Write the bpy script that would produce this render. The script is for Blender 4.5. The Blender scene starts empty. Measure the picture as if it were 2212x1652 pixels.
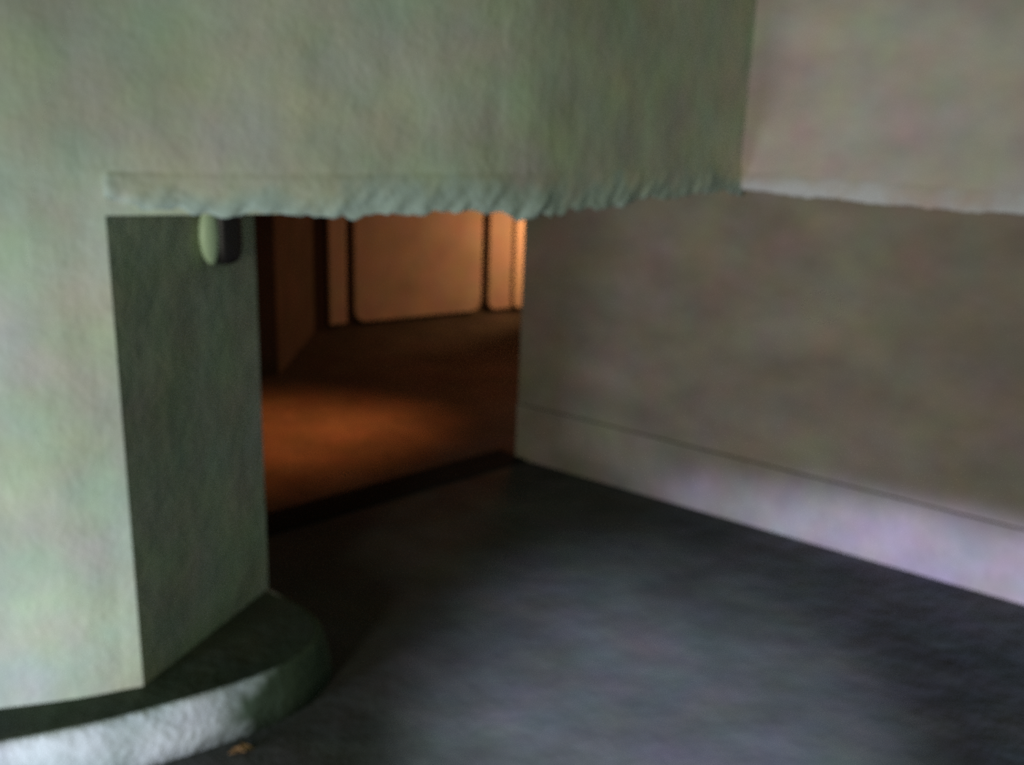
import bpy, bmesh, math, random
from mathutils import Vector, Matrix, noise
random.seed(7)
S = bpy.context.scene
COL = S.collection

# ------------------------------------------------------------------ camera
FPX, CW, CH, EYE = 2085.0, 2212, 1652, 2.4
down = Vector((846 - 1106, -(8100 - 826), -FPX)).normalized()   # world down in camera axes
up = -down
fw = Vector((0, 0, -1)); fw = (fw - up * up.dot(fw)).normalized()
rt = fw.cross(up)
R = Matrix((rt, fw, up))                                        # world = R @ camera
cd = bpy.data.cameras.new('camera'); cam = bpy.data.objects.new('camera', cd); COL.objects.link(cam)
cam.matrix_world = Matrix.Translation((0, 0, EYE)) @ R.to_4x4()
cd.sensor_fit = 'HORIZONTAL'; cd.sensor_width = 36; cd.lens = 36 * FPX / CW
cd.clip_start = 0.05; cd.clip_end = 200
cd.dof.use_dof = True; cd.dof.focus_distance = 1.0; cd.dof.aperture_fstop = 3.6   # the photograph is out of focus
S.camera = cam
S.cycles.use_denoising = False                                   # the photograph is grainy

# ------------------------------------------------------------------ world, lights, exposure
w = bpy.data.worlds.new('night'); S.world = w; w.use_nodes = True
w.node_tree.nodes['Background'].inputs[0].default_value = (0.42, 0.84, 0.50, 1)
w.node_tree.nodes['Background'].inputs[1].default_value = 0.08
S.view_settings.view_transform = 'Standard'; S.view_settings.look = 'None'
S.view_settings.gamma = 1; S.view_settings.use_curve_mapping = False
S.view_settings.exposure = 0.0

def aim(o, target):
    o.rotation_euler = (Vector(target) - o.location).to_track_quat('-Z', 'Y').to_euler()

def area(name, loc, target, size, energy, color, spread=180):
    d = bpy.data.lights.new(name, 'AREA'); d.energy = energy; d.color = color
    d.shape = 'RECTANGLE'; d.size, d.size_y = size; d.spread = math.radians(spread)
    o = bpy.data.objects.new(name, d); COL.objects.link(o); o.location = loc; aim(o, target); return o

def spot(name, loc, target, energy, color, angle, blend, radius, scale=(1, 1, 1)):
    d = bpy.data.lights.new(name, 'SPOT'); d.energy = energy; d.color = color
    d.spot_size = math.radians(angle); d.spot_blend = blend; d.shadow_soft_size = radius
    o = bpy.data.objects.new(name, d); COL.objects.link(o); o.location = loc; aim(o, target); o.scale = scale; return o

area('mercury_lamp_light', (-2.9, 0.9, 0.35), (-1.0, 3.8, 0.45), (0.4, 0.4), 31, (0.74, 0.84, 1.0), 115)
area('left_fill_light', (-2.7, -2.2, 1.7), (1.9, 5.0, 1.9), (1.0, 0.6), 31, (1.0, 0.98, 0.82), 68)  # added unseen fill from the left for the walls
spot('wall_band_light', (2.0, -2.5, 0.6), (2.75, 4.75, 0.10), 6300, (0.50, 0.56, 1.0), 31, 1.0, 0.08, (1.0, 0.2, 1))  # added unseen beam that brightens the foot of the right wall
spot('floor_pool_light', (0.2, -0.6, 3.2), (0.62, 3.12, 0.0), 2800, (0.66, 0.74, 1.0), 27, 0.9, 0.12, (1.0, 1.0, 1))
spot('right_fill_light', (1.6, -2.2, 2.1), (0.9, 5.0, 2.45), 95, (1.0, 0.92, 0.74), 24, 1.0, 0.3)  # added unseen fill for the right end of the lintel
spot('sodium_lamp_light', (0.75, 10.85, 1.1), (-0.7, 11.2, 1.1), 52, (1.0, 0.43, 0.17), 140, 0.5, 0.1)
spot('sodium_floor_light', (0.9, 8.0, 2.0), (-2.3, 6.55, 0.0), 1900, (1.0, 0.23, 0.05), 38, 1.0, 0.5)
area('orange_fill_light', (0.3, 8.4, 2.2), (0.0, 8.2, 0.0), (0.5, 0.5), 11, (1.0, 0.27, 0.10))  # added ambient fill to warm the inner floor

# ------------------------------------------------------------------ materials
def concrete(name, base, alt, scale=2.0, bump=0.15, rough=0.9, blotch=0.06, streak=None, tint=None, fine=38.0):
    m = bpy.data.materials.new(name); m.use_nodes = True
    N, L = m.node_tree.nodes, m.node_tree.links
    b = N['Principled BSDF']; b.inputs['Roughness'].default_value = rough
    b.inputs['Specular IOR Level'].default_value = 0.25
    tc = N.new('ShaderNodeTexCoord')
    mp = N.new('ShaderNodeMapping'); L.new(tc.outputs['Object'], mp.inputs['Vector'])
    if streak:
        mp.inputs['Rotation'].default_value = streak[0]; mp.inputs['Scale'].default_value = streak[1]
    n1 = N.new('ShaderNodeTexNoise'); n1.inputs['Scale'].default_value = scale; n1.inputs['Detail'].default_value = 6
    n1.inputs['Roughness'].default_value = 0.6
    L.new(mp.outputs[0], n1.inputs['Vector'])
    r = N.new('ShaderNodeValToRGB'); L.new(n1.outputs['Fac'], r.inputs[0])
    r.color_ramp.elements[0].position = 0.32; r.color_ramp.elements[0].color = (*alt, 1)
    r.color_ramp.elements[1].position = 0.68; r.color_ramp.elements[1].color = (*base, 1)
    # patchy random mottling of the colour
    n2 = N.new('ShaderNodeTexNoise'); n2.inputs['Scale'].default_value = 3.6; n2.inputs['Detail'].default_value = 3
    L.new(tc.outputs['Object'], n2.inputs['Vector'])
    mx = N.new('ShaderNodeMix'); mx.data_type = 'RGBA'; mx.blend_type = 'OVERLAY'
    mx.inputs[0].default_value = blotch * 5
    hs = N.new('ShaderNodeHueSaturation'); hs.inputs['Saturation'].default_value = 0.75
    L.new(n2.outputs['Color'], hs.inputs['Color'])
    L.new(r.outputs[0], mx.inputs[6]); L.new(hs.outputs[0], mx.inputs[7])
    out = mx.outputs[2]
    if tint:                                            # (z0, z1, colour): ragged blend to a second colour, on the riser painted shade
        z0, z1, sc = tint[:3]; ax = tint[3] if len(tint) > 3 else 2
        sx = N.new('ShaderNodeSeparateXYZ'); L.new(tc.outputs['Object'], sx.inputs[0])
        ad = N.new('ShaderNodeMath'); ad.operation = 'MULTIPLY_ADD'
        L.new(n2.outputs['Fac'], ad.inputs[0]); ad.inputs[1].default_value = 0.5; L.new(sx.outputs[ax], ad.inputs[2])
        mr = N.new('ShaderNodeMapRange'); L.new(ad.outputs[0], mr.inputs[0])
        mr.inputs[1].default_value = z0 + .25; mr.inputs[2].default_value = z1 + .25
        m2 = N.new('ShaderNodeMix'); m2.data_type = 'RGBA'; L.new(mr.outputs[0], m2.inputs[0])
        L.new(out, m2.inputs[6]); m2.inputs[7].default_value = (*sc, 1); out = m2.outputs[2]
    L.new(out, b.inputs['Base Color'])
    n3 = N.new('ShaderNodeTexNoise'); n3.inputs['Scale'].default_value = fine; n3.inputs['Detail'].default_value = 5
    L.new(mp.outputs[0], n3.inputs['Vector'])
    bp = N.new('ShaderNodeBump'); bp.inputs['Strength'].default_value = bump * 0.6; bp.inputs['Distance'].default_value = 0.03
    L.new(n3.outputs['Fac'], bp.inputs['Height'])
    n4 = N.new('ShaderNodeTexNoise'); n4.inputs['Scale'].default_value = 5; n4.inputs['Detail'].default_value = 4
    L.new(mp.outputs[0], n4.inputs['Vector'])
    bp2 = N.new('ShaderNodeBump'); bp2.inputs['Strength'].default_value = bump * 1.5; bp2.inputs['Distance'].default_value = 0.06
    L.new(n4.outputs['Fac'], bp2.inputs['Height']); L.new(bp.outputs[0], bp2.inputs['Normal'])
    L.new(bp2.outputs[0], b.inputs['Normal'])
    return m

DIAG = ((0, math.radians(-38), 0), (0.45, 1.0, 1.3))
M = dict(
    front=concrete('green_tinged_plaster', (0.525, 0.555, 0.45), (0.405, 0.435, 0.34), 1.3, 0.18),
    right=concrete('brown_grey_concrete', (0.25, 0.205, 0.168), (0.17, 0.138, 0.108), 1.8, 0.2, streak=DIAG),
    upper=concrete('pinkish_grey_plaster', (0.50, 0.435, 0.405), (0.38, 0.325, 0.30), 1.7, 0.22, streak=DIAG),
    base=concrete('worn_base_render', (0.26, 0.22, 0.185), (0.18, 0.15, 0.12), 2, 0.15),
    lip=concrete('broken_plaster_edge', (0.525, 0.555, 0.45), (0.405, 0.435, 0.34), 1.3, 0.18, tint=(2.13, 2.03, (0.40, 0.49, 0.45))),
    lip2=concrete('broken_grey_edge', (0.50, 0.435, 0.405), (0.38, 0.325, 0.30), 1.7, 0.22, streak=DIAG, tint=(2.09, 1.97, (0.52, 0.51, 0.54))),
    kerbside=concrete('limewashed_riser', (0.84, 0.87, 0.90), (0.52, 0.56, 0.57), 5, 0.3, tint=(0.18, 0.34, (0.075, 0.105, 0.07), 0)),  # dark end round the nose is shade painted into the riser colour
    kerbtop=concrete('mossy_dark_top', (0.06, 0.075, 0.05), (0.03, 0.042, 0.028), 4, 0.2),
    floor=concrete('worn_dark_floor', (0.085, 0.085, 0.08), (0.045, 0.048, 0.043), 1.4, 0.2, rough=0.8),
    inner=concrete('inner_dark_wall', (0.12, 0.10, 0.085), (0.08, 0.065, 0.055), 2, 0.1),
    panel=concrete('cream_panel', (0.56, 0.50, 0.45), (0.46, 0.41, 0.36), 2, 0.05, rough=0.6),
    panel_lit=concrete('lit_cream_post', (0.80, 0.72, 0.62), (0.70, 0.62, 0.52), 2, 0.05, rough=0.6),  # lighter version of the panel colour, imitating nearness to the lamp
    channel=concrete('dark_iron_grating', (0.016, 0.016, 0.014), (0.009, 0.009, 0.008), 8, 0.1, rough=1.0, blotch=0.0),
    ceil=concrete('soot_dark_ceiling', (0.12, 0.11, 0.10), (0.08, 0.075, 0.07), 2, 0.1),
    leaf=concrete('dry_brown_leaf', (0.42, 0.24, 0.11), (0.25, 0.13, 0.06), 20, 0.1, blotch=0.0),
)
def flat(name, col, rough=0.5, metal=0.0):
    m = bpy.data.materials.new(name); m.use_nodes = True; b = m.node_tree.nodes['Principled BSDF']
    b.inputs['Base Color'].default_value = (*col, 1); b.inputs['Roughness'].default_value = rough; b.inputs['Metallic'].default_value = metal
    return m
M['lamp_rim'] = flat('pale_green_enamel', (0.62, 0.80, 0.55), 0.45)
M['lamp_dark'] = flat('dark_lamp_glass', (0.02, 0.017, 0.02), 0.5)
M['lamp_iron'] = flat('dark_iron', (0.05, 0.045, 0.045), 0.6)

# ------------------------------------------------------------------ builders
def link(name, bm, mat, parent=None, smooth=False):
    bmesh.ops.recalc_face_normals(bm, faces=bm.faces)
    me = bpy.data.meshes.new(name); bm.to_mesh(me); bm.free()
    for m in (mat if isinstance(mat, (list, tuple)) else [mat]): me.materials.append(m)
    if smooth: me.polygons.foreach_set('use_smooth', [True] * len(me.polygons))
    o = bpy.data.objects.new(name, me); COL.objects.link(o)
    if parent: o.parent = parent
    return o
def structure(o, label, cat):
    o['kind'] = 'structure'; o['label'] = label; o['category'] = cat; return o
def tag(o, label, cat, group=None):
    o['label'] = label; o['category'] = cat
    if group: o['group'] = group
    return o
def empty(name, loc, rz=0):
    o = bpy.data.objects.new(name, None); COL.objects.link(o); o.location = loc; o.rotation_euler.z = rz
    o.empty_display_size = 0.1; return o

def prism(bm, pts, z0, z1):
    lo = [bm.verts.new((x, y, z0)) for x, y in pts]; hi = [bm.verts.new((x, y, z1)) for x, y in pts]
    n = len(pts)
    for i in range(n): bm.faces.new((lo[i], lo[(i + 1) % n], hi[(i + 1) % n], hi[i]))
    bm.faces.new(hi); bm.faces.new(lo[::-1])
def box(bm, x0, x1, y0, y1, z0, z1): prism(bm, [(x0, y0), (x1, y0), (x1, y1), (x0, y1)], z0, z1)

def spline(pts, n):
    out = []
    P = [Vector(p) for p in pts]; P = [P[0] * 2 - P[1]] + P + [P[-1] * 2 - P[-2]]
    for i in range(1, len(P) - 2):
        for k in range(n):
            t = k / n; a, b, c, d = P[i - 1:i + 3]
            out.append(0.5 * ((2 * b) + (c - a) * t + (2 * a - 5 * b + 4 * c - d) * t * t + (3 * b - a - 3 * c + d) * t ** 3))
    return out + [P[-2]]

# ------------------------------------------------------------------ the setting
TOP = 4.6
J0, J1 = (-1.379, 3.244), (-1.101, 4.053)
C = Vector((0.048, 6.476)); U = Vector((1.385, -0.999)).normalized(); NB = Vector((-U.y, U.x))   # right wall line, and its back side

bm = bmesh.new()
g = [(-9, -6), (9, -6), (9, 18), (-9, 18)]
prism(bm, g, -0.3, 0.0)
structure(link('floor', bm, M['floor']), 'worn dark floor, grey in front of the opening and orange-lit inside it', 'floor')

# curved wall with the low opening
left_outer = spline([(-5.2, 2.55), (-3.6, 2.62), (-1.844, 3.073), J0], 6)
lint_outer = spline([J0, (-0.70, 3.56), (0.03, 4.06), (0.65, 4.78), (1.262, 5.58)], 8)
lint_inner = spline([J1, (-0.55, 4.46), (0.05, 5.05), (0.66, 6.02)], 8)
bm = bmesh.new()
lp = [tuple(p) for p in left_outer] + [J1, (-1.3, 4.35), (-5.2, 4.35)]
prism(bm, lp, 0.0, TOP)
pp = [tuple(p) for p in lint_outer] + [tuple(p) for p in lint_inner][::-1]
prism(bm, pp, 2.0, TOP)
structure(link('wall_front', bm, M['front']), 'greenish rendered wall with the low wide opening cut through it', 'wall')

# right wall: lower face, thicker upper face, base band paled only by an added light
def strip(bm, t0, t1, off0, off1, z0, z1):
    a, b = C + U * t0, C + U * t1
    prism(bm, [tuple(a + NB * off0), tuple(b + NB * off0), tuple(b + NB * off1), tuple(a + NB * off1)], z0, z1)
bm = bmesh.new(); strip(bm, 0, 6.2, 0, 0.5, 0, TOP)
structure(link('wall_right', bm, M['right']), 'brownish grey concrete wall running from the opening to the right', 'wall')
bm = bmesh.new(); strip(bm, 0.01, 6.2, -0.025, 0.0, 0.0, 0.40)
structure(link('baseboard_right', bm, M['base']), 'brownish base band along the foot of the right wall, paled by an added light', 'baseboard')

# broken lower edges: displaced sheets with real thickness
def ragged(name, path, ztop, zbot, thick, seed, mat, label, cat, rag=0.05, out=0.03, side=-1):
    bm = bmesh.new(); P = []
    L = 0
    for i in range(len(path) - 1):
        a, b = path[i], path[i + 1]; n = max(1, int((b - a).length / 0.02))
        for k in range(n): P.append((a.lerp(b, k / n), (b - a).normalized(), L + (b - a).length * k / n))
        L += (b - a).length
    P.append((path[-1], (path[-1] - path[-2]).normalized(), L))
    rows = 26
    grid = []
    for (p, d, s) in P:
        nrm = Vector((d.y, -d.x))
        zb = (zbot(s / L) if callable(zbot) else zbot) + rag * noise.noise(Vector((s * 3.1, seed, 0))) + rag * 0.5 * noise.noise(Vector((s * 9, seed, 3))) + rag * 0.5 * noise.noise(Vector((s * 24, seed, 9)))
        zt = ztop(s / L) if callable(ztop) else ztop
        col = []
        for j in range(rows + 1):
            v = j / rows; z = zt + (zb - zt) * v
            q = Vector((s * 1.6 - z * 2.2, s * 7 + z * 9, seed))            # slanting tears
            bulge = out * (0.35 + math.sin(min(1, v * 1.05) * math.pi) ** 0.7) * (0.6 + 0.9 * noise.noise(Vector((s * 5 + z * -5, z * 4, seed)))) + 1.0 * out * noise.noise(Vector((s * 26 + z * -22, z * 9, seed)))
            bulge *= v ** 1.3
            pos = p + nrm * (-0.004 + 0.007 * min(1, v * 4) + max(0, bulge))
            col.append(bm.verts.new((pos.x, pos.y, z)))
        pos = p - nrm * thick
        col.append(bm.verts.new((pos.x, pos.y, zb + 0.012)))
        col.append(bm.verts.new((pos.x, pos.y, zt)))
        grid.append(col)
    m = len(grid[0])
    for i in range(len(grid) - 1):
        for j in range(m): bm.faces.new((grid[i][j], grid[i][(j + 1) % m], grid[i + 1][(j + 1) % m], grid[i + 1][j]))
    bm.faces.new(grid[0]); bm.faces.new(grid[-1][::-1])
    return structure(link(name, bm, mat, smooth=True), label, cat)
ragged('trim_1', [Vector(p) for p in lint_outer], 2.16, lambda u: 2.03 - 0.035 * math.sin(u * math.pi) - 0.03 * u, 0.02, 1.7, M['lip'],
       'ragged broken plaster edge along the top of the opening', 'plaster edge', rag=0.045, out=0.022)
a0 = C + U * 1.47 - NB * 0.0; a1 = C + U * 6.2
for_upper = [a0 - NB * 0.055, a1 - NB * 0.085]
bm = bmesh.new()
prism(bm, [tuple(a0 - NB * 0.055), tuple(a1 - NB * 0.085), tuple(a1), tuple(a0)], 2.02, TOP)
structure(link('wall_upper_right', bm, M['upper']), 'paler upper face of the right wall, standing out above the ledge line', 'wall')
ragged('trim_2', [Vector(p) for p in for_upper], 2.10, lambda u: 1.985 - 0.03 * u, 0.045, 5.1, M['lip2'],
       'uneven lower edge of the pale upper right wall', 'plaster edge', rag=0.02, out=0.022)

# inside the opening
bm = bmesh.new()
prism(bm, [(-5.2, 4.36), (-1.3, 4.36), (-1.05, 4.2), (0.66, 6.03), (0.5, 6.9), (6, 10), (6, 16), (-5.2, 11)], 2.25, 2.45)
structure(link('ceiling', bm, M['ceil']), 'dark ceiling over the passage inside the opening', 'ceiling')
B0, B1 = Vector((-2.06, 10.30)), Vector((-0.41, 11.40)); UB = (B1 - B0).normalized(); NBB = Vector((-UB.y, UB.x))
bm = bmesh.new()
a, b = B0 - UB * 3, B0 + UB * 7
prism(bm, [tuple(a), tuple(b), tuple(b + NBB * 0.3), tuple(a + NBB * 0.3)], 0, 2.25)
structure(link('wall_back', bm, M['inner']), 'orange-lit back wall of the passage behind the pale panels', 'wall')
bm = bmesh.new()
prism(bm, [(-2.42, 8.2), (-2.1, 8.35), (-2.14, 10.1), (-2.6, 9.9)], 0, 2.25)
structure(link('wall_inner_left', bm, M['inner']), 'dark brown wall end inside the opening beside its left jamb', 'wall')

# ------------------------------------------------------------------ kerb with rounded nose at the jamb foot
t = empty('kerb', (-1.3, 3.2, 0)); off = Vector((1.3, -3.2))
edge = spline([(-5.2, 2.15), (-3.2, 2.25), (-1.736, 2.864), (-1.332, 3.062), (-0.953, 3.324), (-0.80, 3.54), (-0.79, 3.74), (-0.90, 3.90), (-1.095, 4.06)], 6)
back = [Vector(J1) + Vector((-0.012, 0)), Vector(J0) + Vector((0.0, 0.0))] + [Vector(p) for p in left_outer[::-1][1:]]
inner_edge = [Vector(p) for p in edge]
# riser (battered), its own mesh
bm = bmesh.new()
n = len(inner_edge); rings = []
def offs(k, d):
    p = inner_edge[k]; a = inner_edge[max(0, k - 1)]; b = inner_edge[min(n - 1, k + 1)]; q = (b - a).normalized()
    return p + Vector((q.y, -q.x)) * d
prof = [(-0.06, 0.195), (-0.012, 0.197), (0.0, 0.188), (0.006, 0.175), (0.03, 0.08), (0.045, 0.0), (-0.06, 0.0)]
for k in range(n):
    rings.append([bm.verts.new((*(offs(k, d if k < n - 1 else min(d, 0)) + off), z)) for d, z in prof])
for k in range(n - 1):
    for j in range(len(prof)):
        j2 = (j + 1) % len(prof); bm.faces.new((rings[k][j], rings[k][j2], rings[k + 1][j2], rings[k + 1][j]))
bm.faces.new(rings[0]); bm.faces.new(rings[-1][::-1])
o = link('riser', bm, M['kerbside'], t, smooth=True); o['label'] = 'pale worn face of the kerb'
bm = bmesh.new()
pl = [tuple(offs(k, -0.03) + off) for k in range(n)] + [tuple(p + off) for p in back]
prism(bm, pl, 0.0, 0.2)
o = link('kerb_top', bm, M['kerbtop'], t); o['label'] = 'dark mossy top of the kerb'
t['kind'] = 'thing'
tag(t, 'low round-nosed kerb at the foot of the greenish wall, pale face and dark top', 'kerb')

# ------------------------------------------------------------------ round lamp high on the jamb
jd = (Vector(J1) - Vector(J0)).normalized(); jn = Vector((jd.y, -jd.x))
lc = Vector(J0) + jd * 0.52
lamp = empty('bulkhead_lamp', (lc.x, lc.y, 1.885), math.atan2(jn.y, jn.x))   # local +x points out of the jamb
bm = bmesh.new(); bmesh.ops.create_uvsphere(bm, u_segments=32, v_segments=20, radius=1)
for v in bm.verts: v.co = Vector((0.035 + v.co.x * 0.034, -0.004 + v.co.y * (0.062 if v.co.y < 0 else 0.004), v.co.z * 0.118))
o = link('reflector', bm, M['lamp_rim'], lamp, True); o['label'] = 'pale green curved side of the lamp'
bm = bmesh.new(); q = []
for k in range(48):
    a_ = 2 * math.pi * k / 48; c_, s_ = math.cos(a_), math.sin(a_)
    q.append((0.068 + 0.068 * math.copysign(abs(c_) ** 0.55, c_), 0.125 * math.copysign(abs(s_) ** 0.6, s_)))
rg = []
for x_, f_ in ((0.0, 1.0), (0.06, 1.0), (0.078, 0.93), (0.088, 0.78), (0.092, 0.4)):
    rg.append([bm.verts.new((x_, 0.068 + (y_ - 0.068) * f_, z_ * f_)) for y_, z_ in q])
for i in range(len(rg) - 1):
    for k in range(48): bm.faces.new((rg[i][k], rg[i][(k + 1) % 48], rg[i + 1][(k + 1) % 48], rg[i + 1][k]))
bm.faces.new(rg[0]); bm.faces.new(rg[-1])
o = link('lamp_glass', bm, M['lamp_dark'], lamp, True); o['label'] = 'dark unlit glass'
tag(lamp, 'small dark lamp with pale green curved side high on the shaded jamb', 'lamp')

# ------------------------------------------------------------------ grated channel across the floor
g0, g1 = Vector((-2.1, 4.52)), Vector((0.02, 6.47)); ud = (g1 - g0).normalized(); Lg = (g1 - g0).length
dr = empty('drainage_channel', (g0.x, g0.y, 0.0), math.atan2(ud.y, ud.x))
bm = bmesh.new()
for y in (-0.135, 0.12): box(bm, 0, Lg, y, y + 0.015, 0.0, 0.014)
link('channel_frame', bm, M['channel'], dr)
bm = bmesh.new(); x = 0.01
while x < Lg - 0.02:
    box(bm, x, x + 0.026, -0.12, 0.12, 0.0, 0.012); x += 0.03
link('grating', bm, M['channel'], dr)
tag(dr, 'dark straight channel across the floor inside the opening', 'channel')

# ------------------------------------------------------------------ pale panels on the back wall
def rounded(bm, w_, h_, d, r):                                             # in local x (width), z (height); front at y=-d
    pts = []
    for cx_, a0_ in ((r, 180), (w_ - r, 270)):
        for k in range(7):
            a_ = math.radians(a0_ + 15 * k); pts.append((cx_ + r * math.cos(a_), r + r * math.sin(a_)))
    pts += [(w_, h_), (0, h_)]
    f = [bm.verts.new((x_, -d, z_)) for x_, z_ in pts]; bk = [bm.verts.new((x_, 0, z_)) for x_, z_ in pts]; n_ = len(pts)
    bm.faces.new(f); bm.faces.new(bk[::-1])
    for i in range(n_): bm.faces.new((f[i], f[(i + 1) % n_], bk[(i + 1) % n_], bk[i]))
def panel(pos, ang, w_, h_, d, r, label, mat='panel'):
    bm = bmesh.new(); rounded(bm, w_, h_, d, r)
    o = link('wall_panel', bm, M[mat]); o.location = pos; o.rotation_euler.z = ang
    bv = o.modifiers.new('b', 'BEVEL'); bv.width = 0.02; bv.segments = 3
    o['kind'] = 'thing'
    return tag(o, label, 'panel', 'pale panels against the back wall')
angB = math.atan2(UB.y, UB.x)
def onb(tt): p = B0 + UB * tt - NBB * 0.012; return (p.x, p.y)
panel((*onb(0.02), 0.03), angB, 0.21, 2.15, 0.05, 0.02, 'narrow cream panel at the left of the back wall, beside the dark upright gap')
panel((*onb(0.31), 0.03), angB, 1.64, 2.15, 0.06, 0.14, 'wide cream panel with rounded lower corner, broadest on the back wall')
rp = panel((*onb(2.03), 0.03), angB, 0.50, 2.15, 0.08, 0.12, 'bright orange-lit panel at the right of the back wall, next to the corner')
bm = bmesh.new(); rounded(bm, 0.17, 2.13, 0.06, 0.07)
o = link('edge_post', bm, M['panel_lit'], rp); o.location = (0.33, -0.079, 0.01); o['label'] = 'raised upright edge, lamp brightness put into its colour'
bv = o.modifiers.new('b', 'BEVEL'); bv.width = 0.02; bv.segments = 3

# ------------------------------------------------------------------ dry leaf by the kerb
bm = bmesh.new(); vs = []
out_ = [(0, 0), (0.02, 0.014), (0.045, 0.012), (0.05, 0.028), (0.075, 0.018), (0.10, 0.0), (0.075, -0.016), (0.055, -0.03), (0.045, -0.012), (0.02, -0.016)]
for x_, y_ in out_: vs.append((bm.verts.new((x_, y_, 0.012 + 6 * y_ * y_ + 0.01 * math.sin(x_ * 40))), bm.verts.new((x_, y_, 0.010 + 6 * y_ * y_ + 0.01 * math.sin(x_ * 40)))))
ct, cb = bm.verts.new((0.05, 0, 0.006)), bm.verts.new((0.05, 0, 0.004))
for i in range(len(vs)):
    a_, b_ = vs[i], vs[(i + 1) % len(vs)]
    bm.faces.new((a_[0], b_[0], ct)); bm.faces.new((b_[1], a_[1], cb)); bm.faces.new((a_[1], b_[1], b_[0], a_[0]))
lf = link('dry_leaf', bm, M['leaf']); lf.location = (-1.02, 3.11, 0.0); lf.rotation_euler.z = 0.5
tag(lf, 'small curled brown leaf on the floor against the pale kerb', 'leaf')
